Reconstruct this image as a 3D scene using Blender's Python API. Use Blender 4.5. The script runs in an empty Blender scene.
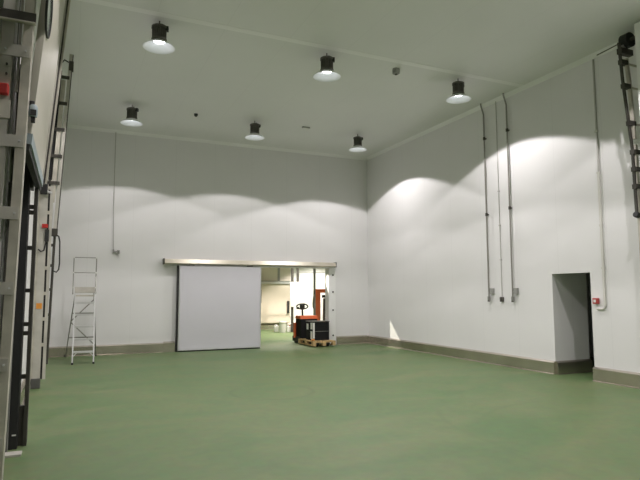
import bpy, bmesh, math, random
from mathutils import Vector, Matrix
random.seed(7)
SC = bpy.context.scene
COL = SC.collection
PI = math.pi

# ------------------------------------------------------------------ camera
HC = 1.65
F_PX, YAW, PITCH, ROLL = 553.0, math.radians(24.18), math.radians(5.464), math.radians(-0.105)
fw = Vector((math.sin(YAW)*math.cos(PITCH), math.cos(YAW)*math.cos(PITCH), math.sin(PITCH)))
rt = Vector((math.cos(YAW), -math.sin(YAW), 0)); up = rt.cross(fw)
r2 = rt*math.cos(ROLL)+up*math.sin(ROLL); u2 = -rt*math.sin(ROLL)+up*math.cos(ROLL)
cam = bpy.data.cameras.new('camera'); camo = bpy.data.objects.new('camera', cam); COL.objects.link(camo)
cam.sensor_width = 36; cam.lens = F_PX/640*36; cam.clip_end = 200; cam.clip_start = 0.05
M4 = Matrix.Identity(4)
for i in range(3):
    M4[i][0] = r2[i]; M4[i][1] = u2[i]; M4[i][2] = -fw[i]
M4[2][3] = HC
camo.matrix_world = M4
SC.camera = camo

def at(px, py, ax, val):
    """pixel of the photograph -> point on the plane  axis[ax] = val"""
    d = fw*F_PX + r2*(px-320) - u2*(py-240)
    c = Vector((0, 0, HC)); t = (val-c[ax])/d[ax]
    return c+d*t

# ------------------------------------------------------------------ world, exposure
w = bpy.data.worlds.new('world'); SC.world = w; w.use_nodes = True
w.node_tree.nodes['Background'].inputs[0].default_value = (0.6, 0.65, 0.7, 1)
w.node_tree.nodes['Background'].inputs[1].default_value = 0.02
vs = SC.view_settings
vs.view_transform = 'Standard'; vs.look = 'None'; vs.gamma = 1; vs.use_curve_mapping = False
vs.exposure = -0.82
LAMP_W = 490.0          # power of one main-hall lamp
BACK_W = 1700.0          # power of one unseen lamp in the room behind the sliding door
LAMP_COL = (1.0, 0.94, 0.96)
BACK_COL = (1.0, 0.94, 0.86)

# ------------------------------------------------------------------ helpers
class MB:
    def __init__(s): s.bm = bmesh.new()
    def box(s, x0, x1, y0, y1, z0, z1, mat=None):
        m = Matrix.Translation(((x0+x1)/2, (y0+y1)/2, (z0+z1)/2)) @ Matrix.Diagonal((abs(x1-x0), abs(y1-y0), abs(z1-z0), 1))
        if mat: m = mat @ m
        bmesh.ops.create_cube(s.bm, size=1, matrix=m); return s
    def bar(s, a, b, wx, wy, ref=(0, 1, 0)):
        """rectangular bar from a to b; wy measured along ref, wx across"""
        a, b = Vector(a), Vector(b); d = b-a; z = d.normalized(); r = Vector(ref)
        y = (r-z*r.dot(z)).normalized(); x = y.cross(z)
        m = Matrix.Identity(4)
        c = (a+b)/2
        for i in range(3):
            m[i][0] = x[i]*wx; m[i][1] = y[i]*wy; m[i][2] = d[i]; m[i][3] = c[i]
        bmesh.ops.create_cube(s.bm, size=1, matrix=m); return s
    def tube(s, a, b, r, r2=None, n=12):
        a, b = Vector(a), Vector(b); d = b-a
        q = d.to_track_quat('Z', 'Y').to_matrix().to_4x4()
        bmesh.ops.create_cone(s.bm, cap_ends=True, segments=n, radius1=r, radius2=r if r2 is None else r2, depth=d.length,
                              matrix=Matrix.Translation((a+b)/2) @ q); return s
    def path(s, pts, r, n=10):
        pts = [Vector(p) for p in pts]; rings = []
        prev = None
        for i, p in enumerate(pts):
            t = (pts[min(i+1, len(pts)-1)]-pts[max(i-1, 0)]).normalized()
            if prev is None:
                x = t.orthogonal().normalized()
            else:
                x = (prev-t*prev.dot(t)).normalized()
            prev = x; y = t.cross(x)
            rings.append([s.bm.verts.new(p+(x*math.cos(2*PI*k/n)+y*math.sin(2*PI*k/n))*r) for k in range(n)])
        for A, B in zip(rings, rings[1:]):
            for k in range(n): s.bm.faces.new((A[k], A[(k+1) % n], B[(k+1) % n], B[k]))
        s.bm.faces.new(rings[0][::-1]); s.bm.faces.new(rings[-1]); return s
    def lathe(s, prof, c=(0, 0, 0), n=32, cap=False):
        c = Vector(c); rings = []
        for r, z in prof:
            rings.append([s.bm.verts.new(c+Vector((r*math.cos(2*PI*k/n), r*math.sin(2*PI*k/n), z))) for k in range(n)])
        for A, B in zip(rings, rings[1:]):
            for k in range(n): s.bm.faces.new((A[k], A[(k+1) % n], B[(k+1) % n], B[k]))
        if cap: s.bm.faces.new(rings[0][::-1]); s.bm.faces.new(rings[-1])
        return s
    def extr(s, pts, fn):
        """prism of a 2D outline; fn(u, v, k) -> 3D point for k in 0, 1"""
        A = [s.bm.verts.new(fn(u, v, 0)) for u, v in pts]; B = [s.bm.verts.new(fn(u, v, 1)) for u, v in pts]
        n = len(pts)
        for k in range(n): s.bm.faces.new((A[k], A[(k+1) % n], B[(k+1) % n], B[k]))
        s.bm.faces.new(A[::-1]); s.bm.faces.new(B); return s
    def build(s, name, mat, parent=None, bevel=0, smooth=False, loc=None):
        bmesh.ops.recalc_face_normals(s.bm, faces=s.bm.faces)
        if bevel:
            bmesh.ops.bevel(s.bm, geom=[e for e in s.bm.edges if e.is_manifold and e.calc_face_angle(0) > 0.6], offset=bevel, segments=2, affect='EDGES', profile=0.6)
        me = bpy.data.meshes.new(name); s.bm.to_mesh(me); s.bm.free()
        if smooth:
            for p in me.polygons: p.use_smooth = True
            me.set_sharp_from_angle(angle=math.radians(40))
        me.materials.append(mat)
        o = bpy.data.objects.new(name, me); COL.objects.link(o)
        if loc: o.location = loc
        if parent:
            o.parent = parent
            o.matrix_parent_inverse = Matrix.Translation(parent.location).inverted() if loc is None else Matrix.Identity(4)
        return o

def empty(name, loc=(0, 0, 0)):
    o = bpy.data.objects.new(name, None); COL.objects.link(o); o.location = loc; o.empty_display_size = 0.1
    return o
def tag(o, label, cat, group=None):
    o['label'] = label; o['category'] = cat
    if group: o['group'] = group
    return o
def struct(o, label=None, cat=None):
    o['kind'] = 'structure'
    if label: o['label'] = label
    if cat: o['category'] = cat
    return o
def copy_tree(o, parent=None):
    c = o.copy(); COL.objects.link(c); c.parent = parent
    if parent: c.matrix_parent_inverse = o.matrix_parent_inverse.copy()
    for ch in [x for x in o.children]: copy_tree(ch, c)
    return c

# ------------------------------------------------------------------ materials
def mat(name, col, rough=0.5, metal=0.0, spec=0.5, var=0.0, vscale=3.0, bump=0.0, bscale=60.0, emit=None, estr=0, stretch=(1, 1, 1), var2=None):
    m = bpy.data.materials.new(name); m.use_nodes = True
    nt = m.node_tree; b = nt.nodes['Principled BSDF']
    b.inputs['Base Color'].default_value = (*col, 1); b.inputs['Roughness'].default_value = rough
    b.inputs['Metallic'].default_value = metal; b.inputs['Specular IOR Level'].default_value = spec
    tc = nt.nodes.new('ShaderNodeTexCoord'); mp = nt.nodes.new('ShaderNodeMapping'); mp.inputs['Scale'].default_value = stretch
    nt.links.new(tc.outputs['Object'], mp.inputs[0])
    if var:
        n = nt.nodes.new('ShaderNodeTexNoise'); n.inputs['Scale'].default_value = vscale; n.inputs['Detail'].default_value = 5
        nt.links.new(mp.outputs[0], n.inputs['Vector'])
        r = nt.nodes.new('ShaderNodeValToRGB')
        lo = [c*(1-var) for c in col]; hi = list(var2) if var2 else [min(1, c*(1+var)) for c in col]
        r.color_ramp.elements[0].color = (*lo, 1); r.color_ramp.elements[0].position = 0.3
        r.color_ramp.elements[1].color = (*hi, 1); r.color_ramp.elements[1].position = 0.7
        nt.links.new(n.outputs['Fac'], r.inputs[0]); nt.links.new(r.outputs[0], b.inputs['Base Color'])
    if bump:
        n2 = nt.nodes.new('ShaderNodeTexNoise'); n2.inputs['Scale'].default_value = bscale
        nt.links.new(mp.outputs[0], n2.inputs['Vector'])
        bp = nt.nodes.new('ShaderNodeBump'); bp.inputs['Strength'].default_value = bump; bp.inputs['Distance'].default_value = 0.01
        nt.links.new(n2.outputs['Fac'], bp.inputs['Height']); nt.links.new(bp.outputs[0], b.inputs['Normal'])
    if emit:
        b.inputs['Emission Color'].default_value = (*emit, 1); b.inputs['Emission Strength'].default_value = estr
    return m

def panel_mat(name, col, axis, pitch=1.15, phase=0.0, rough=0.45):
    """painted insulated panels: fine seams every `pitch` metres along one axis, faint micro-texture"""
    m = mat(name, col, rough, 0, 0.35)
    nt = m.node_tree; b = nt.nodes['Principled BSDF']
    g = nt.nodes.new('ShaderNodeNewGeometry'); sp = nt.nodes.new('ShaderNodeSeparateXYZ'); nt.links.new(g.outputs['Position'], sp.inputs[0])
    def mth(op, a, v):
        n = nt.nodes.new('ShaderNodeMath'); n.operation = op; nt.links.new(a, n.inputs[0]); n.inputs[1].default_value = v; return n.outputs[0]
    x = mth('ADD', sp.outputs[axis], phase+100*pitch); x = mth('MODULO', x, pitch); x = mth('SUBTRACT', x, pitch/2); x = mth('ABSOLUTE', x, 0); x = mth('LESS_THAN', x, 0.004)
    n = nt.nodes.new('ShaderNodeTexNoise'); n.inputs['Scale'].default_value = 0.8; n.inputs['Detail'].default_value = 4
    nt.links.new(g.outputs['Position'], n.inputs['Vector'])
    r = nt.nodes.new('ShaderNodeValToRGB')
    r.color_ramp.elements[0].color = (*[c*0.965 for c in col], 1); r.color_ramp.elements[1].color = (*[min(1, c*1.03) for c in col], 1)
    nt.links.new(n.outputs['Fac'], r.inputs[0])
    mx = nt.nodes.new('ShaderNodeMix'); mx.data_type = 'RGBA'
    nt.links.new(x, mx.inputs[0]); nt.links.new(r.outputs[0], mx.inputs[6]); mx.inputs[7].default_value = (*[c*0.92 for c in col], 1)
    nt.links.new(mx.outputs[2], b.inputs['Base Color'])
    inv = mth('MULTIPLY', x, -1.0)
    bp = nt.nodes.new('ShaderNodeBump'); bp.inputs['Strength'].default_value = 0.3; bp.inputs['Distance'].default_value = 0.004
    nt.links.new(inv, bp.inputs['Height']); nt.links.new(bp.outputs[0], b.inputs['Normal'])
    return m

def floor_mat():
    m = mat('green_epoxy', (0.125, 0.18, 0.085), 0.5, 0, 0.3)
    nt = m.node_tree; b = nt.nodes['Principled BSDF']; tc = nt.nodes['Texture Coordinate']
    n1 = nt.nodes.new('ShaderNodeTexNoise'); n1.inputs['Scale'].default_value = 0.55; n1.inputs['Detail'].default_value = 6; n1.inputs['Distortion'].default_value = 1.6
    mp = nt.nodes['Mapping']; mp.inputs['Scale'].default_value = (1, 1.7, 1); mp.inputs['Rotation'].default_value = (0, 0, 0.5)
    nt.links.new(mp.outputs[0], n1.inputs['Vector'])
    r = nt.nodes.new('ShaderNodeValToRGB')
    r.color_ramp.elements[0].position = 0.32; r.color_ramp.elements[0].color = (0.100, 0.172, 0.064, 1)
    r.color_ramp.elements[1].position = 0.72; r.color_ramp.elements[1].color = (0.170, 0.205, 0.097, 1)
    nt.links.new(n1.outputs['Fac'], r.inputs[0])
    n2 = nt.nodes.new('ShaderNodeTexNoise'); n2.inputs['Scale'].default_value = 9; n2.inputs['Detail'].default_value = 6
    nt.links.new(tc.outputs['Object'], n2.inputs['Vector'])
    mx = nt.nodes.new('ShaderNodeMix'); mx.data_type = 'RGBA'; mx.blend_type = 'OVERLAY'; mx.inputs[0].default_value = 0.18
    nt.links.new(r.outputs[0], mx.inputs[6]); nt.links.new(n2.outputs['Color'], mx.inputs[7])
    last = mx.outputs[2]
    # curved tyre marks left by a truck
    pa_, pb_, pc_ = [at(x, y, 2, 0.0) for x, y in ((231, 394), (259, 385.5), (284, 399))]
    def circ(p, q, r):
        ax, ay, bx, by, cx, cy = p.x, p.y, q.x, q.y, r.x, r.y
        d = 2*(ax*(by-cy)+bx*(cy-ay)+cx*(ay-by))
        ux = ((ax*ax+ay*ay)*(by-cy)+(bx*bx+by*by)*(cy-ay)+(cx*cx+cy*cy)*(ay-by))/d
        uy = ((ax*ax+ay*ay)*(cx-bx)+(bx*bx+by*by)*(ax-cx)+(cx*cx+cy*cy)*(bx-ax))/d
        return ux, uy, math.hypot(ax-ux, ay-uy)
    cx, cy, cr = circ(pa_, pb_, pc_)
    g = nt.nodes.new('ShaderNodeNewGeometry')
    def mark(cx, cy, cr, wd, st):
        nonlocal last
        vd = nt.nodes.new('ShaderNodeVectorMath'); vd.operation = 'DISTANCE'; nt.links.new(g.outputs['Position'], vd.inputs[0]); vd.inputs[1].default_value = (cx, cy, 0)
        def mth(op, a, v):
            n = nt.nodes.new('ShaderNodeMath'); n.operation = op; nt.links.new(a, n.inputs[0]); n.inputs[1].default_value = v; return n.outputs[0]
        d = mth('ABSOLUTE', mth('SUBTRACT', vd.outputs['Value'], cr), 0)
        mr = nt.nodes.new('ShaderNodeMapRange'); nt.links.new(d, mr.inputs[0]); mr.inputs[1].default_value = wd; mr.inputs[2].default_value = wd*0.3; mr.inputs[3].default_value = 0; mr.inputs[4].default_value = 1
        nz = nt.nodes.new('ShaderNodeTexNoise'); nz.inputs['Scale'].default_value = 0.9; nt.links.new(g.outputs['Position'], nz.inputs['Vector'])
        nr = nt.nodes.new('ShaderNodeMapRange'); nt.links.new(nz.outputs['Fac'], nr.inputs[0]); nr.inputs[1].default_value = 0.42; nr.inputs[2].default_value = 0.6; nr.inputs[4].default_value = st
        m_ = nt.nodes.new('ShaderNodeMath'); m_.operation = 'MULTIPLY'; nt.links.new(mr.outputs[0], m_.inputs[0]); nt.links.new(nr.outputs[0], m_.inputs[1])
        mm = nt.nodes.new('ShaderNodeMix'); mm.data_type = 'RGBA'; nt.links.new(m_.outputs[0], mm.inputs[0]); nt.links.new(last, mm.inputs[6]); mm.inputs[7].default_value = (0.06, 0.085, 0.05, 1)
        last = mm.outputs[2]
    mark(cx, cy, cr, 0.05, 0.24); mark(6.5, 4.2, 2.3, 0.05, 0.10); mark(7.2, 5.0, 2.9, 0.05, 0.10)
    nt.links.new(last, b.inputs['Base Color'])
    rr = nt.nodes.new('ShaderNodeMapRange'); rr.inputs[3].default_value = 0.42; rr.inputs[4].default_value = 0.6
    nt.links.new(n1.outputs['Fac'], rr.inputs[0]); nt.links.new(rr.outputs[0], b.inputs['Roughness'])
    return m

WALLC = (0.80, 0.795, 0.785)
M = dict(
    wall_x=panel_mat('white_wall_panel_x', WALLC, 0, 1.15, 0.2),
    wall_y=panel_mat('white_wall_panel_y', WALLC, 1, 1.15, 0.35),
    ceil=panel_mat('white_ceiling_panel', (0.78, 0.785, 0.76), 0, 1.15, 0.6),
    trim=mat('white_trim', (0.88, 0.88, 0.86), 0.4),
    floor=floor_mat(),
    steel=mat('stainless_kerb', (0.56, 0.51, 0.45), 0.22, 0.9, 0.5, var=0.10, vscale=2.5, bump=0.05, bscale=30),
    rail=mat('door_rail_aluminium', (0.60, 0.56, 0.46), 0.33, 0.8, var=0.05),
    leaf=mat('door_leaf_white', (0.66, 0.65, 0.69), 0.5, 0, 0.3, var=0.015, vscale=1.2),
    alu=mat('aluminium', (0.72, 0.72, 0.72), 0.38, 0.75, var=0.05, vscale=6),
    ladder=mat('ladder_aluminium', (0.68, 0.68, 0.67), 0.42, 0.45, var=0.06, vscale=6),
    lamp_body=mat('lamp_body_dark_grey', (0.14, 0.135, 0.12), 0.5, 0.4, var=0.2, vscale=9),
    reflector=mat('lamp_reflector_white', (0.88, 0.89, 0.92), 0.35, 0.0, 0.5),
    led=mat('lamp_led', (1, 1, 1), 0.5, emit=(0.93, 0.95, 1.0), estr=30),
    black=mat('black_rubber', (0.018, 0.018, 0.018), 0.6, var=0.2),
    darksteel=mat('dark_steel', (0.07, 0.065, 0.055), 0.5, 0.3, var=0.25, vscale=4),
    galv=mat('galvanised_steel', (0.56, 0.53, 0.45), 0.5, 0.15, var=0.18, vscale=4, bump=0.05),
    galvlight=mat('galvanised_steel_light', (0.55, 0.53, 0.47), 0.48, 0.15, var=0.12, vscale=4),
    cream=mat('cream_door_panel', (0.54, 0.515, 0.44), 0.45, 0, 0.35, var=0.03, vscale=2, stretch=(1, 6, 1)),
    glass=mat('acrylic_pane', (0.23, 0.27, 0.23), 0.12, 0, 0.5),
    pipe=mat('steel_pipe', (0.33, 0.32, 0.29), 0.38, 0.5, var=0.08),
    pvc=mat('white_pvc', (0.66, 0.65, 0.60), 0.5),
    thin=mat('grey_conduit', (0.48, 0.47, 0.44), 0.5, 0.1),
    red=mat('red_plastic', (0.50, 0.03, 0.025), 0.4),
    callred=mat('call_point_red', (0.42, 0.05, 0.045), 0.4),
    white=mat('white_plastic', (0.78, 0.78, 0.74), 0.45),
    boxgrey=mat('grey_plastic', (0.32, 0.32, 0.30), 0.5),
    orange=mat('orange_paint', (0.80, 0.15, 0.045), 0.4, var=0.06),
    wood=mat('pallet_wood', (0.52, 0.36, 0.17), 0.75, var=0.3, vscale=6, stretch=(1, 6, 1), bump=0.2),
    crate=mat('black_plastic', (0.012, 0.012, 0.013), 0.7, spec=0.2, var=0.2),
    backwall=panel_mat('cream_wall_panel', (0.70, 0.64, 0.55), 0, 1.2),
    backdoor=mat('cream_cold_door', (0.66, 0.58, 0.48), 0.5, var=0.03),
    grey=mat('mid_grey', (0.26, 0.26, 0.24), 0.5, 0.3),
    bluegrey=mat('blue_grey_plastic', (0.30, 0.36, 0.38), 0.5, var=0.15),
    yellow=mat('orange_label', (0.75, 0.30, 0.04), 0.5),
    concrete=mat('dark_concrete', (0.10, 0.10, 0.09), 0.8, var=0.15),
)

# ------------------------------------------------------------------ the hall
XL, XR, YB, YF, H = -0.65, 9.03, 16.21, -6.0, 6.21
T = 0.2
def wall(name, m, boxes, label=None):
    b = MB()
    for q in boxes: b.box(*q)
    return struct(b.build(name, m))
struct(MB().box(-3.0, 13.0, YF-T, 26, -0.25, 0).build('floor', M['floor']))
ceil = struct(MB().box(XL-T, XR+T, YF-T, YB+T, H, H+T).build('ceiling', M['ceil']))
DX0, DX1, DH = 5.10, 7.58, 2.44                     # doorway in the back wall
wall('wall_back', M['wall_x'], [(XL-T, DX0, YB, YB+T, 0, H), (DX1, XR+T, YB, YB+T, 0, H), (DX0, DX1, YB, YB+T, DH, H)])
OY0, OY1, OH = 7.53, 8.45, 2.03                     # side opening in the right wall
wall('wall_right', M['wall_y'], [(XR, XR+T, YF, OY0, 0, H), (XR, XR+T, OY1, YB, 0, H), (XR, XR+T, OY0, OY1, OH, H)])
LY0, LY1, LH = 3.6, 6.75, 4.3                       # bay in the left wall, below the lifted door
wall('wall_left', M['wall_y'], [(XL-T, XL, YF, LY0, 0, H), (XL-T, XL, LY1, YB, 0, H), (XL-T, XL, LY0, LY1, LH, H)])
wall('wall_front', M['wall_x'], [(XL-T, XR+T, YF-T, YF, 0, H)])
# cove trims where ceiling meets wall, joint cover strip on the ceiling
struct(MB().extr([(0, 0), (0.08, 0), (0, 0.08)], lambda u, v, k: Vector((XL if k == 0 else XR, YB-u, H-v))).build('trim_1', M['trim']))
struct(MB().extr([(0, 0), (0.08, 0), (0, 0.08)], lambda u, v, k: Vector((XR-u, YF if k == 0 else YB-0.09, H-v))).build('trim_2', M['trim']))
struct(MB().box(XL, XR-0.09, 8.93, 9.07, H-0.004, H).build('trim_3', M['trim']))
# side passage behind the opening in the right wall
PX1 = 10.0
struct(MB().box(XR+T, PX1, OY1, OY1+0.15, 0, 2.5).build('wall_passage_far', M['wall_x']))
struct(MB().box(XR+T, 12.2, OY0-0.15-0.9, OY0-0.9, 0, 2.5).build('wall_passage_near', M['wall_x']))
struct(MB().box(12.2, 12.35, OY0-1.05, OY1+2.0, 0, 2.5).build('wall_passage_end', M['wall_y']))
struct(MB().box(PX1, 12.2, OY1+1.85, OY1+2.0, 0, 2.5).build('wall_passage_side', M['wall_x']))
struct(MB().box(PX1-0.15, PX1, OY1+0.15, OY1+1.85, 0, 2.5).build('wall_passage_return', M['wall_y']))
struct(MB().box(XR+T, 12.35, OY0-1.05, OY1+2.0, 2.5, 2.65).build('ceiling_passage', M['ceil']))

# stainless kerbs, one sheet per length
def kerb(name, pieces):
    r = struct(empty(name))
    for i, q in enumerate(pieces):
        x0, x1, y0, y1, n = q
        b = MB()
        t, h, lip = 0.055, 0.262, 0.03
        if n == 'y-':   # stands on a wall facing -Y at y1
            b.extr([(0, 0), (t+0.03, 0), (t+0.03, 0.006), (t, 0.02), (t, h-lip), (0.012, h), (0, h)], lambda u, v, k: Vector((x0 if k == 0 else x1, y1-u, v)))
        elif n == 'x-':
            b.extr([(0, 0), (t+0.03, 0), (t+0.03, 0.006), (t, 0.02), (t, h-lip), (0.012, h), (0, h)], lambda u, v, k: Vector((x1-u, y0 if k == 0 else y1, v)))
        elif n == 'x+':
            b.extr([(0, 0), (t+0.03, 0), (t+0.03, 0.006), (t, 0.02), (t, h-lip), (0.012, h), (0, h)], lambda u, v, k: Vector((x0+u, y0 if k == 0 else y1, v)))
        b.build('kerb_sheet', M['steel'], r)
    return r
g = 0.004
kerb('baseboard_back', [(XL+0.06, 0.68-g, 0, YB, 'y-'), (0.68, 2.43-g, 0, YB, 'y-'), (7.84, XR-0.06, 0, YB, 'y-')])
struct(MB().extr([(0, 0), (0.085, 0), (0.085, 0.25), (0.02, 0.29), (0, 0.29)], lambda u, v, k: Vector((2.43 if k == 0 else 2.74, YB-u, v))).build('baseboard_back_end', M['steel']))
kerb('baseboard_right', [(0, XR, OY1, 10.9-g, 'x-'), (0, XR, 10.9, 13.5-g, 'x-'), (0, XR, 13.5, YB, 'x-'), (0, XR, 6.55, OY0, 'x-'), (0, XR, YF+3, 4.4, 'x-')])
kerb('baseboard_passage', [(XR, PX1, 0, OY1, 'y-')])
kerb('baseboard_left', [(XL, 0, 7.2, 10.7, 'x+'), (XL, 0, 11.5, YB, 'x+')])
# bay behind the lifted left door: end and cheeks coloured dark in place of shade
struct(MB().box(XL-1.3, XL-1.2, LY0-0.2, LY1+0.2, 0, LH+0.2).build('wall_bay_end', M['black']))
struct(MB().box(XL-1.2, XL-T, LY1, LY1+0.1, 0, LH+0.1).build('wall_bay_far', M['darksteel']))
struct(MB().box(XL-1.2, XL-T, LY0-0.1, LY0, 0, LH+0.1).build('wall_bay_near', M['darksteel']))
struct(MB().box(XL-1.2, XL-T, LY0, LY1, LH, LH+0.1).build('ceiling_bay', M['darksteel']))

# ------------------------------------------------------------------ room behind the sliding door
BY, BX0, BX1, BH = 24.2, 2.0, 12.6, 4.6
struct(MB().box(BX0, 9.35, BY, BY+0.2, 0, BH).build('wall_rear_room', M['backwall']))
struct(MB().box(9.35, BX1, BY, BY+0.2, 0, BH).build('wall_rear_room_bright', M['wall_x']))  # white here stands in for the overlit right part of the wall
struct(MB().box(BX0-0.2, BX0, YB+T, BY+0.2, 0, BH).build('wall_rear_room_left', M['wall_y']))
struct(MB().box(BX1, BX1+0.2, YB+T, BY+0.2, 0, BH).build('wall_rear_room_right', M['wall_y']))
struct(MB().box(BX0-0.2, BX1+0.2, YB+T, BY+0.2, BH, BH+0.15).build('ceiling_rear_room', M['ceil']))
struct(MB().box(XR+T, BX1+0.2, YB, YB+T, 0, BH).build('wall_rear_room_front', M['wall_x']))

# ------------------------------------------------------------------ sliding door in the back wall
d1 = struct(empty('door_1', (4.0, YB-0.1, 0)), 'closed half of a pale grey sliding cold room door under a metal rail')
LX0, LX1, LYF, LYB, LZ0, LZ1 = 2.80, 5.24, YB-0.19, YB-0.09, 0.035, 2.44
MB().box(LX0+0.025, LX1-0.025, LYF, LYB, LZ0+0.025, LZ1).build('leaf', M['leaf'], d1, bevel=0.006)
e = MB().box(LX0, LX0+0.03, LYF-0.006, LYB, LZ0, LZ1).box(LX1-0.03, LX1, LYF-0.006, LYB, LZ0, LZ1).box(LX0+0.03, LX1-0.03, LYF-0.006, LYB, LZ0, LZ0+0.03)
e.build('leaf_edge_profile', M['alu'], d1)
MB().box(LX0+0.01, LX1-0.01, LYF+0.02, LYB-0.02, 0.003, LZ0).build('bottom_seal', M['black'], d1)
MB().box(LX0-0.04, LX0, LYF+0.03, YB-0.01, 0.005, LZ1).build('gap_shade', M['black'], d1)  # black strip stands for the shadow in the gap beside the leaf
rail = MB().extr([(0.0, 2.47), (0.21, 2.47), (0.245, 2.50), (0.20, 2.615), (0.0, 2.625)], lambda u, v, k: Vector((2.38 if k == 0 else 7.74, YB-u, v))).build('rail', M['rail'], d1)
MB().box(2.36, 2.38, YB-0.25, YB, 2.465, 2.63).build('rail_end_cap', M['darksteel'], d1)
MB().box(7.74, 7.755, YB-0.25, YB, 2.465, 2.63).build('rail_end_cap', M['grey'], d1)
MB().box(2.55, 7.8, YB-0.07, YB, DH, 2.47).build('head_frame', M['alu'], d1)
for x in (3.15, 4.9):
    MB().box(x-0.08, x+0.08, LYF+0.01, LYB-0.01, LZ1, 2.5).build('hanger_bracket', M['darksteel'], d1)
fr = MB().box(DX1-0.01, 7.80, YB-0.06, YB, 0, DH).box(DX1-0.02, DX1, YB-0.05, YB+T+0.02, 0, DH)
fr.build('jamb', M['trim'], d1, bevel=0.004)
MB().box(DX0, DX0+0.03, YB-0.03, YB+T+0.02, 0, DH).build('jamb', M['trim'], d1)
for z in (2.22, 1.68, 1.1, 0.3):
    MB().tube((7.70, YB-0.06, z), (7.70, YB-0.085, z), 0.026).build('bolt_cap', M['darksteel'], d1)
MB().box(LX1+0.0, LX1+0.025, LYF+0.03, LYF+0.06, 1.35, 1.75).build('pull_handle', M['darksteel'], d1)

# ------------------------------------------------------------------ high bay lamps
def make_lamp(power, colour, drop=0.0, cone=130.5, blend=0.085):
    root = empty('high_bay_lamp', (0, 0, 0))
    z0 = -0.30-drop
    # finned heat sink body with end caps
    b = MB().lathe([(0.085, z0), (0.085, -0.08-drop)], n=24, cap=True)
    for k in range(20):
        a = 2*PI*k/20
        m = Matrix.Rotation(a, 4, 'Z')
        b.box(0.08, 0.118, -0.007, 0.007, z0+0.01, -0.09-drop, m)
    b.build('heat_sink', M['lamp_body'], root)
    MB().lathe([(0.0, -0.05-drop), (0.10, -0.052-drop), (0.128, -0.065-drop), (0.130, -0.10-drop), (0.085, -0.105-drop)], n=28).build('top_cap', M['lamp_body'], root, smooth=True)
    MB().lathe([(0.085, z0+0.03), (0.125, z0+0.02), (0.125, z0-0.012), (0.10, z0-0.02)], n=28).build('collar', M['lamp_body'], root, smooth=True)
    h = MB().tube((0, 0, -0.055-drop), (0, 0, -0.002), 0.010, n=8)
    h.path([(0.02, 0, -0.05-drop), (0.05, 0.0, -0.01-drop), (0.03, 0, -0.01-drop)], 0.006, 6)
    h.build('suspension_hook', M['darksteel'], root)
    MB().box(0.085, 0.15, -0.045, 0.045, -0.13-drop, -0.055-drop).build('junction_box', M['black'], root, bevel=0.01)
    # reflector dish, two skins
    prof_o = [(0.095, z0-0.015), (0.125, z0-0.03), (0.17, z0-0.055), (0.215, z0-0.085), (0.25, z0-0.118), (0.262, z0-0.124)]
    prof_i = [(0.262, z0-0.128), (0.244, z0-0.120), (0.210, z0-0.092), (0.166, z0-0.062), (0.122, z0-0.037), (0.09, z0-0.026)]
    MB().lathe(prof_o+prof_i, n=40).build('reflector', M['reflector'], root, smooth=True)
    MB().lathe([(0.001, z0-0.040), (0.05, z0-0.036), (0.088, z0-0.022)], n=24).build('led_lens', M['led'], root, smooth=True)
    L = bpy.data.lights.new('lamp_light', 'SPOT'); L.energy = power; L.color = colour
    L.spot_size = math.radians(cone); L.spot_blend = blend; L.shadow_soft_size = 0.05
    lo = bpy.data.objects.new('lamp_light', L); COL.objects.link(lo); lo.parent = root; lo.location = (0, 0, z0-0.062)
    return root
lamp = make_lamp(LAMP_W, LAMP_COL, drop=0.04)
LX = (1.17, 4.27, 7.36)
xs = {1.17: 'in the row by the lifted cream door', 4.27: 'in the middle row', 7.36: 'in the row by the steel drop pipes'}
spots = [(x, y) for y in (9.23, 13.78, 4.7, 0.2) for x in LX]
where = {1.17: ('high bay lamp with bright white dish, front row, over the lifted cream door side', 'high bay lamp on ceiling above the platform ladder'),
         4.27: ('high bay lamp with white dish, front row, middle, touching the ceiling joint strip', 'high bay lamp of the far row, above the sliding door rail'),
         7.36: ('high bay lamp of the front row, between ceiling detector box and steel drop pipes', 'high bay lamp in the far ceiling corner above the pallet truck doorway')}
for i, (x, y) in enumerate(spots):
    o = lamp if i == 0 else copy_tree(lamp)
    o.location = (x+0.025, y, H); o.rotation_euler.z = random.uniform(-0.6, 0.6)
    lab = where[x][0] if y == 9.23 else where[x][1] if y == 13.78 else 'unseen high bay lamp over the near end of the hall, nearer than the ceiling joint strip'
    tag(o, lab, 'lamp', 'high bay ceiling lamps')
    k = {(1.17, 13.78): 0.62, (4.27, 13.78): 0.68}.get((x, y), 0.45 if y == 0.2 else None)     # two far lamps tuned dimmer; nearest row added unseen to brighten near rails
    if k:
        for ch in o.children:
            if ch.type == 'LIGHT': ch.data = ch.data.copy(); ch.data.energy = LAMP_W*k
bl = make_lamp(BACK_W, BACK_COL, cone=112, blend=0.3)  # lamps added out of view to brighten the rear room
for i, (x, y) in enumerate([(9.6, 20.3), (7.4, 20.6), (10.6, 22.2)]):
    o = bl if i == 0 else copy_tree(bl)
    o.location = (x, y, BH)
    if i == 1:
        for ch in o.children:
            if ch.type == 'LIGHT': ch.data = ch.data.copy(); ch.data.energy = BACK_W*0.75; ch.data.spot_size = math.radians(114)
    tag(o, 'unseen high bay lamp hanging in the room behind the sliding door', 'lamp', 'lamps of the rear room')

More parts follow.
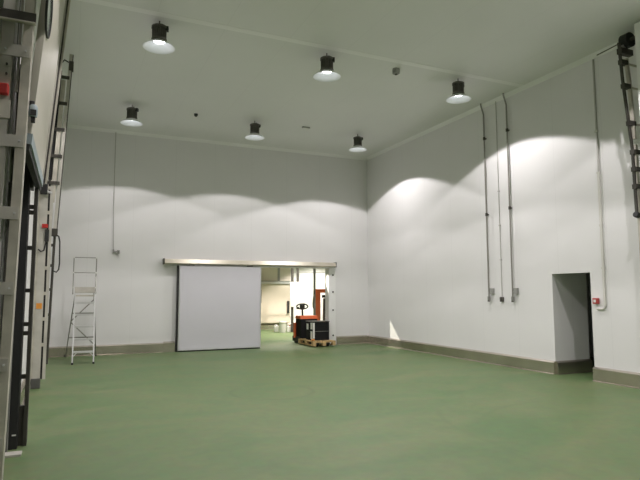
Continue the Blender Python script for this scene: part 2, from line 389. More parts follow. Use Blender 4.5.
# ceiling devices
o = empty('detector_box', (5.9, 9.33, H)); tag(o, 'small grey hexagonal detector box on ceiling joint strip', 'detector')
MB().lathe([(0.03, 0), (0.075, 0.0), (0.085, -0.03), (0.085, -0.09), (0.06, -0.11), (0.001, -0.112)], n=6).build('housing', M['boxgrey'], o, loc=(0, 0, 0))
MB().lathe([(0.03, -0.112), (0.03, -0.125), (0.001, -0.13)], n=12).build('sensor_eye', M['darksteel'], o, loc=(0, 0, 0))
o = empty('ceiling_sensor', (2.75, 13.85, H)); tag(o, 'tiny black sensor on ceiling between two far row lamps', 'sensor')
MB().lathe([(0.001, 0), (0.05, 0), (0.05, -0.03), (0.035, -0.06), (0.001, -0.065)], n=14).build('housing', M['black'], o, loc=(0, 0, 0))
MB().lathe([(0.03, -0.062), (0.02, -0.075), (0.001, -0.08)], n=12).build('sensor_eye', M['darksteel'], o, loc=(0, 0, 0))
o = empty('emergency_light', (5.75, 13.74, H)); tag(o, 'small pale emergency light strip on ceiling near far corner lamp', 'light fitting')
MB().box(-0.11, 0.11, -0.04, 0.04, -0.035, 0).build('housing', M['boxgrey'], o, bevel=0.008, loc=(0, 0, 0))
MB().box(-0.08, 0.08, -0.025, 0.025, -0.045, -0.034).build('diffuser', M['white'], o, loc=(0, 0, 0))

# ------------------------------------------------------------------ pipes and conduits on the right wall
def drop_pipe(y, label, clamps):
    o = empty('drop_pipe', (XR, y, 1.5)); tag(o, label, 'pipe', 'steel drop pipes on the long wall')
    x = XR-0.06
    MB().path([(x-0.075, y, H), (x-0.07, y, H-0.06), (x-0.02, y, H-0.20), (x, y, H-0.27), (x, y, 1.55)], 0.019).build('tube', M['pipe'], o, smooth=True)
    for z in clamps:
        c = MB().tube((x, y, z-0.035), (x, y, z+0.035), 0.03); c.box(x, XR, y-0.015, y+0.015, z-0.015, z+0.015)
        c.build('pipe_clamp', M['darksteel'], o)
    MB().tube((x, y, 1.46), (x, y, 1.56), 0.034).build('end_socket', M['grey'], o)
    MB().tube((x-0.005, y, 1.44), (x-0.005, y, 1.47), 0.03).build('socket_mouth', M['darksteel'], o)
    MB().box(XR-0.07, XR, y-0.13, y-0.035, 1.62, 1.75).build('junction_box', M['boxgrey'], o, bevel=0.008)
drop_pipe(10.29, 'steel drop pipe with small junction box, nearer the far corner', (5.35, 3.5))
drop_pipe(9.52, 'steel drop pipe with small junction box, nearer the side opening', (5.35, 3.55))
o = empty('thin_conduit', (XR, 9.90, 1.5)); tag(o, 'thin grey conduit between the two steel drop pipes', 'conduit')
MB().path([(XR-0.02, 9.90, H), (XR-0.02, 9.90, 4), (XR-0.02, 9.90, 1.55)], 0.009, 8).build('tube', M['thin'], o)
for z in (4.0, 3.2, 2.4): MB().box(XR-0.035, XR, 9.88, 9.92, z-0.012, z+0.012).build('clip', M['thin'], o)
MB().box(XR-0.06, XR, 9.86, 9.94, 1.44, 1.55).build('socket', M['darksteel'], o, bevel=0.01)
o = empty('cable_duct', (XR, 7.22, 1.3)); tag(o, 'pale plastic cable duct running down to the red call point', 'conduit')
MB().box(XR-0.025, XR-0.002, 7.205, 7.233, 3.9, H-0.09).build('upper_duct', M['thin'], o)
MB().box(XR-0.034, XR-0.002, 7.20, 7.24, 1.40, 3.9).build('lower_duct', M['pvc'], o)
MB().path([(XR-0.026, 7.22, 1.42), (XR-0.026, 7.225, 1.37), (XR-0.026, 7.25, 1.345), (XR-0.026, 7.30, 1.34), (XR-0.026, 7.40, 1.345)], 0.019, 8).build('elbow', M['pvc'], o, smooth=True)
for z in (4.7, 3.9, 2.9, 2.1): MB().box(XR-0.040, XR-0.002, 7.19, 7.25, z-0.02, z+0.02).build('clip', M['pvc'], o)
o = empty('call_point', (XR, 7.40, 1.42)); tag(o, 'red square call point box beside the dark side opening', 'call point')
MB().box(XR-0.07, XR-0.002, 7.345, 7.455, 1.435, 1.545).build('housing', M['callred'], o, bevel=0.012)
MB().box(XR-0.075, XR-0.068, 7.375, 7.425, 1.465, 1.515).build('press_plate', M['white'], o)

# thin conduit with socket on the back wall
o = empty('thin_conduit', (1.0, YB, 2.75)); tag(o, 'thin grey conduit ending in a small tap above the platform ladder', 'conduit')
MB().path([(0.99, YB-0.02, H-0.05), (0.995, YB-0.02, 4), (1.03, YB-0.02, 2.83)], 0.010, 8).build('tube', M['thin'], o)
t = MB().tube((1.03, YB-0.03, 2.76), (1.03, YB-0.03, 2.85), 0.022, n=10); t.tube((1.03, YB-0.03, 2.79), (1.15, YB-0.05, 2.79), 0.018, n=8)
t.build('tap_body', M['boxgrey'], o)
MB().box(1.12, 1.19, YB-0.08, YB-0.005, 2.73, 2.83).build('tap_valve', M['grey'], o, bevel=0.01)

# ------------------------------------------------------------------ platform ladder
lad = empty('platform_ladder', (0.3, 15.3, 0)); tag(lad, 'aluminium platform ladder with guard rail against the far white wall', 'ladder')
fl, fr_ = at(72, 364.6, 2, 0), at(93.4, 363.8, 2, 0)
YFt = (fl.y+fr_.y)/2; YTp = YFt+0.36; ZP = at(83, 292.3, 1, YTp).z
RF = (at(65.3, 357.3, 2, 0), at(95.6, 355.8, 2, 0)); YR = (RF[0].y+RF[1].y)/2
def side(s):   # s = 0 left, 1 right  -> foot x, top x
    w0 = (fl.x, fr_.x)[s]; return (w0, w0+(0.012 if s == 0 else -0.012))
def fpt(s, z):
    a, b = side(s); t = z/ZP
    return Vector((a+(b-a)*t, YFt+(YTp-YFt)*t, z))
for s in (0, 1):
    MB().bar(fpt(s, 0.03), fpt(s, ZP), 0.028, 0.06).build('stile', M['ladder'], lad)
    MB().box(fpt(s, 0).x-0.022, fpt(s, 0).x+0.022, YFt-0.04, YFt+0.04, 0, 0.045).build('rubber_foot', M['black'], lad)
TZ = []
for py in (351.8, 339.3, 326.5, 314.5, 302.8):
    y_ = YFt
    for _ in range(4):
        z = at(83, py, 1, y_).z; y_ = YFt+(YTp-YFt)*z/ZP
    TZ.append(z)
for z in TZ:
    a, b = fpt(0, z), fpt(1, z)
    MB().box(a.x, b.x, a.y-0.03, a.y+0.07, z-0.026, z+0.016).build('tread', M['ladder'], lad)
T0 = TZ[0]; a, b = fpt(0, T0), fpt(1, T0)
for p, q in (((a.x+0.09, a.y, T0-0.015), (a.x+0.01, a.y-0.01, T0-0.10)), ((b.x-0.09, b.y, T0-0.015), (b.x-0.01, b.y-0.01, T0-0.10))):
    MB().bar(p, q, 0.02, 0.03).build('corner_bracket', M['ladder'], lad)
PL, PR = fpt(0, ZP).x-0.01, fpt(1, ZP).x+0.01
MB().box(PL, PR, YTp-0.06, YTp+0.44, ZP-0.02, ZP+0.03).build('platform', M['galvlight'], lad, bevel=0.006)
MB().box(PL, PR, YTp+0.40, YTp+0.44, ZP+0.03, ZP+0.13).build('toe_board', M['galvlight'], lad)
MB().box(PL+0.02, PR-0.02, YTp-0.055, YTp-0.03, ZP-0.10, ZP-0.06).build('front_bar', M['galv'], lad)
# rear legs
def rl(s, z):
    xt, xf = (PL+0.015, PR-0.015)[s], RF[s].x; t = 1-z/ZP
    return Vector((xt+(xf-xt)*t, YTp+0.40+(YR-YTp-0.40)*t, z))
for s_ in (0, 1):
    MB().bar(rl(s_, ZP), rl(s_, 0.03), 0.025, 0.05).build('rear_leg', M['pipe'], lad)
    q = rl(s_, 0); MB().box(q.x-0.02, q.x+0.02, q.y-0.03, q.y+0.03, 0, 0.04).build('rubber_foot', M['black'], lad)
for z in (1.15, 0.52): MB().bar(rl(0, z), rl(1, z), 0.03, 0.02).build('rear_rung', M['pipe'], lad)
MB().bar(rl(0, 0.95), rl(1, 1.50), 0.025, 0.015).build('cross_brace', M['pipe'], lad)
MB().bar(rl(0, 0.92), rl(1, 0.28), 0.025, 0.015).build('cross_brace', M['pipe'], lad)
# guard rail: hoop with mid rail
YG = YTp+0.43
gz, gm = at(85, 257.6, 1, YG).z, at(85, 272.7, 1, YG).z
GX = (at(73.6, 272, 1, YG).x, at(96.2, 272, 1, YG).x)
for x in GX:
    MB().tube((x, YG, ZP-0.05), (x, YG, gz), 0.014, n=10).build('guard_post', M['pipe'], lad, smooth=True)
    MB().bar((x, YTp+0.05, ZP-0.02), (x, YG, gm-0.1), 0.02, 0.02).build('guard_stay', M['pipe'], lad)
    for z in (gm, gz, ZP+0.12): MB().box(x-0.02, x+0.02, YG-0.02, YG+0.02, z-0.02, z+0.02).build('rail_joint', M['white'], lad, bevel=0.004)
for z in (gz, gm): MB().tube((GX[0], YG, z), (GX[1], YG, z), 0.012, n=10).build('guard_rail', M['pipe'], lad, smooth=True)

# ------------------------------------------------------------------ lifted cream door on the left wall
d2 = struct(empty('door_2', (-0.5, 6, 3.0)), 'lifted cream sectional door leaning out from the left wall')
PZ0, PX0, LEAN = 2.90, -0.36, 0.073
PY0, PY1, PZ1 = 5.15, 7.20, 6.17
def lx(z): return PX0+(z-PZ0)*LEAN
nrm = Vector((1, 0, -LEAN)).normalized()
def lp(y, z, d=0.0): return Vector((lx(z), y, z))+nrm*d
def pan(u0, u1, v0, v1, d0, d1_):
    b = MB(); b.extr([(u0, v0), (u1, v0), (u1, v1), (u0, v1)], lambda u, v, k: lp(u, v, d0 if k == 0 else d1_)); return b
# four sections, each its own piece
zs = [PZ0+0.09, 5.0, PZ1]
OVC = (5.55, 4.25); OVR = (0.42, 0.52)
# a pixel on the leaning plane
def on_lean(px, py):
    d = fw*F_PX+r2*(px-320)-u2*(py-240); c = Vector((0, 0, HC))
    # x - LEAN*z = PX0-LEAN*PZ0
    n = Vector((1, 0, -LEAN)); t = (PX0-LEAN*PZ0-c.dot(n))/d.dot(n); return c+d*t
wl, wr, wb = on_lean(44.3, 12), on_lean(51.6, 12), on_lean(47.0, 51)
wc_y = (wl.y+wr.y)/2; wry = abs(wr.y-wl.y)/2
wc_z = (wl.z+wr.z)/2; wrz = wc_z-wb.z
for z0, z1 in zip(zs, zs[1:]):
    pan(PY0, PY1-0.05, z0+0.003, z1-0.003, -0.06, 0.0).build('door_section', M['cream'], d2)
pan(PY1-0.05, PY1, PZ0+0.09, PZ1, -0.065, 0.012).build('edge_profile', M['galvlight'], d2)
pan(PY0, PY1, PZ0, PZ0+0.09, -0.065, 0.012).build('bottom_profile', M['bluegrey'], d2)
pan(PY0, PY1, PZ0-0.05, PZ0, -0.055, 0.0).build('bottom_seal', M['black'], d2)
nn = 40
def oval(sy, sz): 
    out = []
    for k in range(nn):
        a = 2*PI*k/nn; c, s_ = math.cos(a), math.sin(a)
        out.append((wc_y+sy*math.copysign(abs(c), c), wc_z+sz*math.copysign(abs(s_), s_)))
    return out
b = MB(); A, B = oval(wry, wrz), oval(wry*0.86, wrz*0.90)
va = [b.bm.verts.new(lp(*p, 0.016)) for p in A]; vb = [b.bm.verts.new(lp(*p, 0.016)) for p in B]; vc = [b.bm.verts.new(lp(*p, -0.002)) for p in A]; vd = [b.bm.verts.new(lp(*p, 0.004)) for p in B]
for k in range(nn):
    j = (k+1) % nn
    b.bm.faces.new((va[k], va[j], vb[j], vb[k])); b.bm.faces.new((vc[k], vc[j], va[j], va[k])); b.bm.faces.new((vb[k], vb[j], vd[j], vd[k]))
win = b.build('window_frame', M['black'], d2)
b = MB(); b.bm.faces.new([b.bm.verts.new(lp(*p, 0.005)) for p in B]); b.build('window_pane', M['glass'], win)
pan(PY1+0.015, PY1+0.11, 2.95, PZ1, -0.05, 0.03).build('guide_rail', M['darksteel'], d2)
pan(PY1+0.035, PY1+0.06, 2.95, PZ1, 0.03, 0.05).build('guide_rail', M['galv'], d2)

# dark jamb column at the far end of the bay
jc = struct(empty('door_3', (-0.5, 6.9, 0)), 'dark steel door jamb column with rubber pads')
MB().box(-0.417, -0.38, 6.97, 7.10, 0.0, 2.84).build('jamb_post', M['darksteel'], jc)
MB().box(-0.465, -0.417, 7.00, 7.08, 0.0, 0.42).build('slot_filler', M['darksteel'], jc)
for py in (207, 212.5, 248, 290.5, 324, 333, 376):
    z = at(33, py, 1, 7.02).z; MB().box(-0.467, -0.415, 7.0, 7.06, z-0.022, z+0.022).build('slot_tie', M['darksteel'], jc)
MB().box(-0.545, -0.465, 6.86, 7.10, 0.0, 3.4).build('rubber_pad', M['black'], jc)
MB().box(-0.60, -0.545, 6.75, 7.08, 0.0, 2.84).build('jamb_post', M['grey'], jc)
MB().box(XL, -0.60, 6.70, 7.05, 0.0, 2.84).build('jamb_post', M['darksteel'], jc)
MB().box(-0.465, -0.435, 6.95, 7.18, 2.84, 3.4).build('head_post', M['darksteel'], jc)
MB().box(XL, -0.545, 7.08, 7.18, 2.84, 4.3).build('head_post', M['darksteel'], jc)
MB().box(-0.515, -0.475, 6.853, 6.861, 0.14, 0.155).build('pad_clip', M['white'], jc)
MB().box(XL, -0.40, 6.55, 6.70, 0.0, 0.02).build('threshold_plate', M['galvlight'], jc)

# ------------------------------------------------------------------ lift tracks
def near_track():
    Y = 5.0
    o = empty('lift_track', (-0.5, Y, 0)); tag(o, 'broad double steel lift track tied by plates, beside the lifted cream door', 'door track')
    X = lambda z, off=0: -0.447+off+(z-1.1)*0.017
    zt = H-0.02
    def lean(name, off, dy, w, d, m, z0=0, z1=zt): MB().bar((X(z0, off), Y+dy, z0), (X(z1, off), Y+dy, z1), w, d).build(name, M[m], o)
    lean('inner_rail', 0, 0, 0.07, 0.06, 'galv')
    lean('rail_flange', 0.033, 0.05, 0.008, 0.05, 'galvlight')
    lean('outer_rail', -0.145, 0.01, 0.09, 0.05, 'galvlight')
    lean('back_rail', -0.06, 0.05, 0.02, 0.02, 'galvlight', 3.3)
    lean('lift_cable', -0.075, 0.02, 0.008, 0.008, 'grey', 0.4)
    for z in (0.5, 1.1, 1.69, 2.285, 2.87, 3.62, 4.3, 5.0):
        x = X(z)
        tp = MB().box(x-0.19, x+0.025, Y-0.042, Y-0.03, z-0.05, z+0.05).build('tie_plate', M['galvlight'], o)
        for dx in (-0.15, -0.005):
            MB().tube((x+dx, Y-0.042, z), (x+dx, Y-0.052, z), 0.009, n=6).build('bolt', M['alu'], tp)
    MB().box(XL, -0.345, Y-0.09, Y-0.045, 3.85, 3.86).build('cross_beam', M['galv'], o)
    MB().box(XL, -0.345, Y-0.055, Y-0.045, 3.86, 3.95).build('cross_beam', M['darksteel'], o)
    MB().box(XL, X(0.05)+0.06, Y-0.08, Y+0.08, 0, 0.015).build('base_plate', M['galv'], o)
    MB().box(-0.595, -0.515, Y-0.075, Y-0.016, 3.235, 3.325).build('red_button', M['red'], o, bevel=0.012)
    MB().box(-0.605, -0.50, Y-0.036, Y-0.016, 3.05, 3.20).build('wide_plate', M['galv'], o)
    for x, z in ((-0.54, 3.42), (-0.54, 3.50), (-0.585, 3.12), (-0.535, 3.12)):
        MB().tube((x, Y-0.036, z), (x, Y-0.014, z), 0.009, n=6).build('bolt', M['darksteel'], o)
near_track()
# sensor hanging beside the near track
p0 = at(33.3, 111, 1, 5.09)
o = empty('door_sensor', (p0.x, 5.09, p0.z-0.06)); tag(o, 'blue-grey sensor housing with black cap on lifted door edge', 'sensor')
MB().lathe([(0.001, -0.05), (0.03, -0.05), (0.034, -0.03), (0.034, 0.03), (0.025, 0.05), (0.001, 0.052)], (p0.x, 5.09, p0.z), 16).build('housing', M['bluegrey'], o, smooth=True)
MB().lathe([(0.001, 0.045), (0.02, 0.045), (0.02, 0.08), (0.001, 0.085)], (p0.x-0.012, 5.09, p0.z), 14).build('cap', M['black'], o, smooth=True)
MB().box(p0.x-0.02, p0.x+0.025, 5.045, 5.062, p0.z-0.045, p0.z).build('bracket', M['black'], o)
MB().box(p0.x-0.015, p0.x+0.015, 5.08, 5.14, p0.z-0.09, p0.z-0.045).build('mount', M['black'], o)

def far_track():
    Y = 11.06
    o = empty('lift_track', (-0.5, Y, 0)); tag(o, 'tall lift track with rungs, hose loop and upright channel, between cream door and ladder', 'door track')
    # upright channel, floor to mid height
    MB().box(-0.59, -0.555, Y-0.045, Y+0.10, 0.0, 3.7).build('channel_web', M['galv'], o)
    MB().box(-0.555, -0.437, Y-0.05, Y+0.02, 0.0, 3.7).build('channel_flange', M['galvlight'], o)
    MB().box(-0.405, -0.355, Y-0.03, Y+0.03, 0.15, 3.7).build('channel_lip', M['galvlight'], o)
    MB().box(-0.437, -0.405, Y+0.0, Y+0.03, 0.15, 3.7).build('channel_back', M['black'], o)
    for z in (0.75, 1.2, 1.65, 2.1, 2.6, 3.1, 3.55):
        MB().box(-0.445, -0.40, Y-0.053, Y-0.03, z-0.03, z+0.03).build('tie_plate', M['galv'], o)
    for z in (0.62, 0.95, 1.05, 1.70, 2.45, 3.1, 3.2):
        MB().box(XL, -0.60, Y-0.10, Y-0.05, z-0.03, z+0.03).build('wall_bracket', M['darksteel'], o)
    MB().box(-0.58, -0.43, Y-0.09, Y+0.06, 0, 0.17).build('foot', M['concrete'], o, bevel=0.01)
    # stand-off tube
    MB().path([(-0.343, Y+0.05, 0.40), (-0.322, Y+0.05, 1.6), (-0.303, Y+0.05, 2.75)], 0.022, 10).build('guide_tube', M['darksteel'], o)
    for z in (0.85, 1.27, 1.72, 2.15, 2.52): MB().box(-0.37, -0.32, Y+0.025, Y+0.06, z-0.025, z+0.025).build('standoff', M['darksteel'], o)
    # upper leaning rails
    z0, z1 = 2.80, 6.12
    def X(z, off): return -0.305+off+(z-2.80)*0.044
    MB().bar((X(z0, 0.0), Y, z0), (X(z1, 0.0), Y, z1), 0.055, 0.05).build('lean_rail', M['galvlight'], o)
    MB().bar((X(z0, 0.036), Y+0.02, z0), (X(z1, 0.036), Y+0.02, z1), 0.014, 0.07).build('lean_flange', M['darksteel'], o)
    MB().bar((X(3.3, -0.085), Y, 3.3), (X(5.6, -0.085), Y, 5.6), 0.07, 0.05).build('lean_rail', M['galv'], o)
    MB().bar((X(3.3, -0.155), Y+0.03, 3.3), (X(5.6, -0.155), Y+0.03, 5.6), 0.06, 0.03).build('lean_back', M['black'], o)
    MB().bar((X(3.3, -0.215), Y, 3.3), (X(5.6, -0.215), Y, 5.6), 0.05, 0.04).build('lean_rail', M['galv'], o)
    for z in (3.65, 4.15, 4.65, 5.15, 5.65):
        MB().box(X(z, -0.235), X(z, 0.01), Y-0.05, Y-0.025, z-0.03, z+0.03).build('rung', M['darksteel'], o)
    MB().tube((X(5.15, -0.17), Y-0.09, 5.1), (X(5.75, -0.17), Y-0.09, 5.75), 0.05, n=14).build('spring_drum', M['darksteel'], o, smooth=True)
    MB().box(X(5.9, -0.02), X(5.9, 0.06), Y-0.04, Y+0.04, 5.80, 5.98).build('top_bracket', M['darksteel'], o)
    MB().path([(X(5.95, 0), Y, 5.95), (X(5.95, -0.1), Y, 6.0), (X(5.8, -0.16), Y, 5.9), (X(5.8, -0.15), Y, 5.65)], 0.014, 8).build('cable', M['black'], o)
    MB().box(-0.36, -0.255, Y-0.03, Y+0.04, 2.68, 2.82).build('clamp', M['darksteel'], o, bevel=0.01)
    MB().path([(-0.27, Y, 2.70), (-0.235, Y, 2.68), (-0.215, Y, 2.58), (-0.205, Y, 2.2), (-0.215, Y, 2.08), (-0.25, Y, 2.03), (-0.315, Y+0.03, 2.06)], 0.012, 8).build('hose_loop', M['black'], o, smooth=True)
    pk = at(44, 187, 1, Y-0.1)
    MB().box(pk.x-0.06, pk.x+0.06, Y-0.14, Y-0.05, pk.z-0.13, pk.z+0.10).build('motor_clamp', M['black'], o, bevel=0.02)
    MB().tube((pk.x-0.02, Y-0.10, pk.z-0.05), (pk.x+0.13, Y-0.10, pk.z-0.10), 0.022).build('clamp_arm', M['alu'], o)
    pk = at(45, 226, 1, Y-0.06)
    MB().box(pk.x-0.05, pk.x+0.05, Y-0.08, Y-0.05, pk.z-0.035, pk.z+0.035).build('red_button', M['red'], o, bevel=0.006)
    MB().box(pk.x+0.0, pk.x+0.07, Y-0.08, Y-0.05, pk.z-0.28, pk.z-0.06).build('control_box', M['black'], o, bevel=0.006)
    MB().path([(pk.x+0.03, Y-0.07, pk.z-0.26), (pk.x+0.0, Y-0.08, pk.z-0.44), (pk.x-0.05, Y-0.08, pk.z-0.46), (pk.x-0.09, Y-0.07, pk.z-0.42)], 0.012, 8).build('cable', M['black'], o)
    pk = at(39, 306, 1, Y-0.06)
    MB().box(pk.x-0.045, pk.x+0.045, Y-0.056, Y-0.05, pk.z-0.05, pk.z+0.05).build('warning_label', M['yellow'], o)
    return o
far_track()

def right_track():
    Y = 6.3
    o = empty('lift_track', (8.7, Y, 0)); tag(o, 'steel lift track with black cable drum standing off the right wall', 'door track')
    A = [(8.525, 5.97), (8.57, 5.30), (8.65, 4.68), (8.72, 4.10), (8.74, 3.0)]
    B = [(8.675, 5.70), (8.72, 5.30), (8.765, 4.50), (8.775, 4.28)]
    def xa(z):
        for (x0, z0), (x1, z1) in zip(A, A[1:]):
            if z <= z0 and z >= z1: return x1+(x0-x1)*(z-z1)/(z0-z1)
        return A[-1][0]
    for (x0, z0), (x1, z1) in zip(A, A[1:]): MB().bar((x0, Y, z0), (x1, Y, z1), 0.035, 0.04).build('lean_rail', M['darksteel'], o)
    for (x0, z0), (x1, z1) in zip(B, B[1:]): MB().bar((x0, Y-0.01, z0), (x1, Y-0.01, z1), 0.055, 0.05).build('inner_rail', M['galv'], o)
    MB().bar((8.79, Y-0.01, 4.18), (8.80, Y-0.01, 0.0), 0.05, 0.05).build('upright', M['galv'], o)
    for z in (3.45, 3.75, 4.05, 4.55, 5.2, 5.62):
        x = xa(z); MB().box(x-0.025, x+0.14, Y-0.04, Y+0.035, z-0.04, z+0.04).build('rung', M['darksteel'], o)
        MB().box(x+0.14, XR-0.002, Y-0.01, Y+0.02, z-0.012, z+0.012).build('wall_bracket', M['galv'], o)
    MB().tube((8.70, Y, 2.97), (8.90, Y, 2.93), 0.05, n=14).build('bumper', M['black'], o, bevel=0.01)
    MB().tube((8.70, Y+0.04, 6.02), (8.70, Y-0.10, 6.02), 0.13, n=20).build('cable_drum', M['black'], o)
    MB().tube((8.70, Y+0.02, 6.02), (8.70, Y-0.9, 6.02), 0.03, n=10).build('shaft', M['darksteel'], o)
    MB().box(8.50, 8.80, Y-0.06, Y+0.03, 5.76, 5.86).build('drum_bracket', M['darksteel'], o)
    MB().box(8.60, 8.66, Y-0.03, Y+0.03, 5.86, 6.0).build('drum_bracket', M['grey'], o)
    MB().path([(8.53, Y, 5.95), (8.56, Y+0.25, 5.95), (8.60, Y+0.5, 5.96)], 0.010, 8).build('stay', M['darksteel'], o)
right_track()
d4 = struct(empty('door_4', (8.3, 5, 3.0)), 'lifted pale door at the edge of the right wall')
xe = at(636.3, 60, 1, 6.0).x
for z0, z1 in ((2.9, 4.5), (4.5, 6.17)):
    MB().box(xe, xe+0.06, 3.4, 6.0, z0+0.003, z1-0.003).build('door_section', M['trim'], d4)

# ------------------------------------------------------------------ pallet truck, pallet and load in the doorway
PXa, PXb, PYa, PYb = 6.78, 7.54, 15.62, 16.82
pal = empty('pallet', (7.16, 16.2, 0)); tag(pal, 'light wooden pallet on the truck forks in the doorway', 'pallet')
zb = 0.035
for x in (PXa+0.05, (PXa+PXb)/2, PXb-0.05):
    MB().box(x-0.05, x+0.05, PYa, PYb, zb, zb+0.022).build('bottom_board', M['wood'], pal)
    for y in (PYa+0.07, (PYa+PYb)/2, PYb-0.07):
        MB().box(x-0.05, x+0.05, y-0.07, y+0.07, zb+0.022, zb+0.10).build('block', M['wood'], pal)
for y in (PYa+0.07, (PYa+PYb)/2, PYb-0.07):
    MB().box(PXa, PXb, y-0.07, y+0.07, zb+0.10, zb+0.122).build('cross_board', M['wood'], pal)
for k in range(5):
    x = PXa+0.055+k*(PXb-PXa-0.11)/4
    MB().box(x-0.055, x+0.055, PYa, PYb, zb+0.122, zb+0.144).build('deck_board', M['wood'], pal)
ZD = zb+0.144
load = empty('black_crate', (7.18, 16.1, ZD)); tag(load, 'black plastic crate with white side labels on the wooden pallet', 'crate')
MB().box(6.90, 7.46, 15.92, 16.48, ZD, 0.74).build('crate_body', M['crate'], load, bevel=0.012)
MB().box(6.89, 7.47, 15.91, 16.49, 0.74, 0.765).build('lid', M['darksteel'], load, bevel=0.006)
MB().box(6.895, 7.465, 15.914, 15.921, 0.45, 0.462).build('strap', M['grey'], load)
for y, z0, z1 in ((16.02, 0.22, 0.46), (16.02, 0.52, 0.72), (16.34, 0.50, 0.68)):
    MB().box(6.892, 6.901, y-0.07, y+0.07, z0, z1).build('side_label', M['white'], load)
MB().box(6.90, 6.96, 15.913, 15.921, 0.24, 0.72).build('corner_label', M['white'], load)
gl = empty('folded_rag', (6.88, 16.6, ZD)); tag(gl, 'small tan rag lying on the pallet boards', 'rag')
b = MB(); bmesh.ops.create_icosphere(b.bm, subdivisions=2, radius=1, matrix=Matrix.Translation((6.84, 15.78, ZD+0.03)) @ Matrix.Diagonal((0.05, 0.08, 0.03, 1)))
for v in b.bm.verts: v.co += Vector((random.uniform(-1, 1), random.uniform(-1, 1), random.uniform(-.3, 1)))*0.014; v.co.z = max(v.co.z, ZD)
b.build('rag_body', M['yellow'], gl, smooth=True)
b = MB(); b.box(6.84, 6.93, 15.64, 15.70, ZD, ZD+0.025); b.build('rag_fold', M['wood'], gl, bevel=0.008)

tr = empty('pallet_truck', (7.1, 17.2, 0)); tag(tr, 'orange and black electric pallet truck with loop handle behind the pallet', 'pallet truck')
TX0, TX1, TY0, TY1 = 6.87, 7.50, 16.90, 17.40
MB().box(TX0+0.03, TX1, TY0, TY1, 0.10, 0.80).build('motor_cover', M['crate'], tr, bevel=0.04)
MB().extr([(TY0-0.01, 0.80), (TY1+0.01, 0.80), (TY1-0.06, 0.90), (TY0+0.05, 0.90)], lambda u, v, k: Vector((TX0+0.02 if k == 0 else TX1+0.01, u, v))).build('top_cover', M['orange'], tr, bevel=0.015)
MB().box(TX0-0.02, TX0+0.03, TY1-0.08, TY1+0.06, 0.16, 0.66).build('side_panel', M['orange'], tr, bevel=0.015)
MB().box(TX0, TX1+0.02, TY0+0.05, TY1+0.2, 0.05, 0.22).build('chassis_skirt', M['black'], tr, bevel=0.02)
for x in (TX0+0.06, TX1-0.05):
    MB().tube((x-0.04, TY1+0.0, 0.09), (x+0.04, TY1+0.0, 0.09), 0.09, n=18).build('wheel', M['black'], tr)
for x in (6.98, 7.34):
    MB().box(x-0.06, x+0.06, PYa+0.12, TY0+0.05, 0.060, 0.115).build('fork', M['darksteel'], tr)
    MB().tube((x-0.04, PYa+0.2, 0.042), (x+0.04, PYa+0.2, 0.042), 0.042, n=14).build('fork_roller', M['black'], tr)
hx, hy = 7.06, 17.15
MB().tube((hx, hy, 0.88), (hx, hy+0.03, 1.14), 0.032, n=12).build('tiller_stem', M['black'], tr)
hp = []
for k in range(25):
    a = 2*PI*k/24; hp.append((hx+0.20*math.cos(a), hy+0.03, 1.20+0.085*math.sin(a)))
MB().path(hp, 0.022, 8).build('tiller_loop', M['black'], tr, smooth=True)
MB().box(hx-0.075, hx+0.075, hy-0.02, hy+0.08, 1.12, 1.26).build('tiller_head', M['darksteel'], tr, bevel=0.015)

# ------------------------------------------------------------------ things in the rear room
st = empty('stacker', (8.65, 18.9, 0)); tag(st, 'orange stacker mast standing in the room behind the crate', 'stacker')
SY = 19.0
pa, pb, pc = at(316, 289, 1, SY), at(320.5, 289, 1, SY), at(326.5, 289, 1, SY)
MB().box(pa.x, pb.x, SY, SY+0.14, 0.0, pa.z).build('mast_rail', M['orange'], st, bevel=0.01)
MB().box(pb.x, pc.x+0.05, SY+0.02, SY+0.12, pa.z-0.14, pa.z).build('mast_head', M['orange'], st, bevel=0.01)
MB().box(pc.x+0.30, pc.x+0.42, SY, SY+0.14, 0.0, pa.z).build('mast_rail', M['orange'], st, bevel=0.01)
MB().box(pa.x, pc.x+0.42, SY+0.14, SY+0.6, 0.05, 0.55).build('drive_unit', M['orange'], st, bevel=0.03)
MB().tube(((pb.x+pc.x)/2+0.03, SY+0.05, 0.4), ((pb.x+pc.x)/2+0.05, SY+0.05, 1.45), 0.045, n=12).build('lift_cylinder', M['darksteel'], st)
ch = []
for k in range(11):
    z = 0.45+k*0.10
    MB().box(pc.x-0.05, pc.x+0.01, SY-0.0, SY+0.05, z, z+0.07).build('chain_link', M['darksteel'], st)
MB().lathe([(0.04, -0.05), (0.10, -0.05), (0.10, 0.05), (0.04, 0.05), (0.04, -0.05)], ((pb.x+pc.x)/2+0.03, SY-0.02, 1.52), 16).build('pulley', M['crate'], st)
# grey post with hanging hose
pp = at(314.5, 290, 1, 18.4)
o = empty('rear_post', (pp.x, 18.4, 0)); tag(o, 'slim grey steel post seen through the open doorway', 'post')
MB().box(pp.x-0.035, pp.x+0.035, 18.37, 18.43, 0, BH).build('post_body', M['grey'], o)
MB().box(pp.x-0.10, pp.x+0.10, 18.30, 18.50, 0, 0.015).build('base_plate', M['grey'], o)
o = empty('hanging_hose', (pp.x-0.07, 18.32, 1.1)); tag(o, 'grey hose hanging against the slim post beyond the doorway', 'hose')
MB().lathe([(0.001, 0), (0.05, 0.03), (0.062, 0.18), (0.05, 0.38), (0.02, 0.52), (0.001, 0.55)], (pp.x-0.06, 18.30, 1.08), 14).build('coil', M['boxgrey'], o, smooth=True)
MB().path([(pp.x-0.06, 18.30, 1.6), (pp.x-0.04, 18.32, 1.72), (pp.x-0.03, 18.352, 1.75)], 0.012, 8).build('hook', M['darksteel'], o)
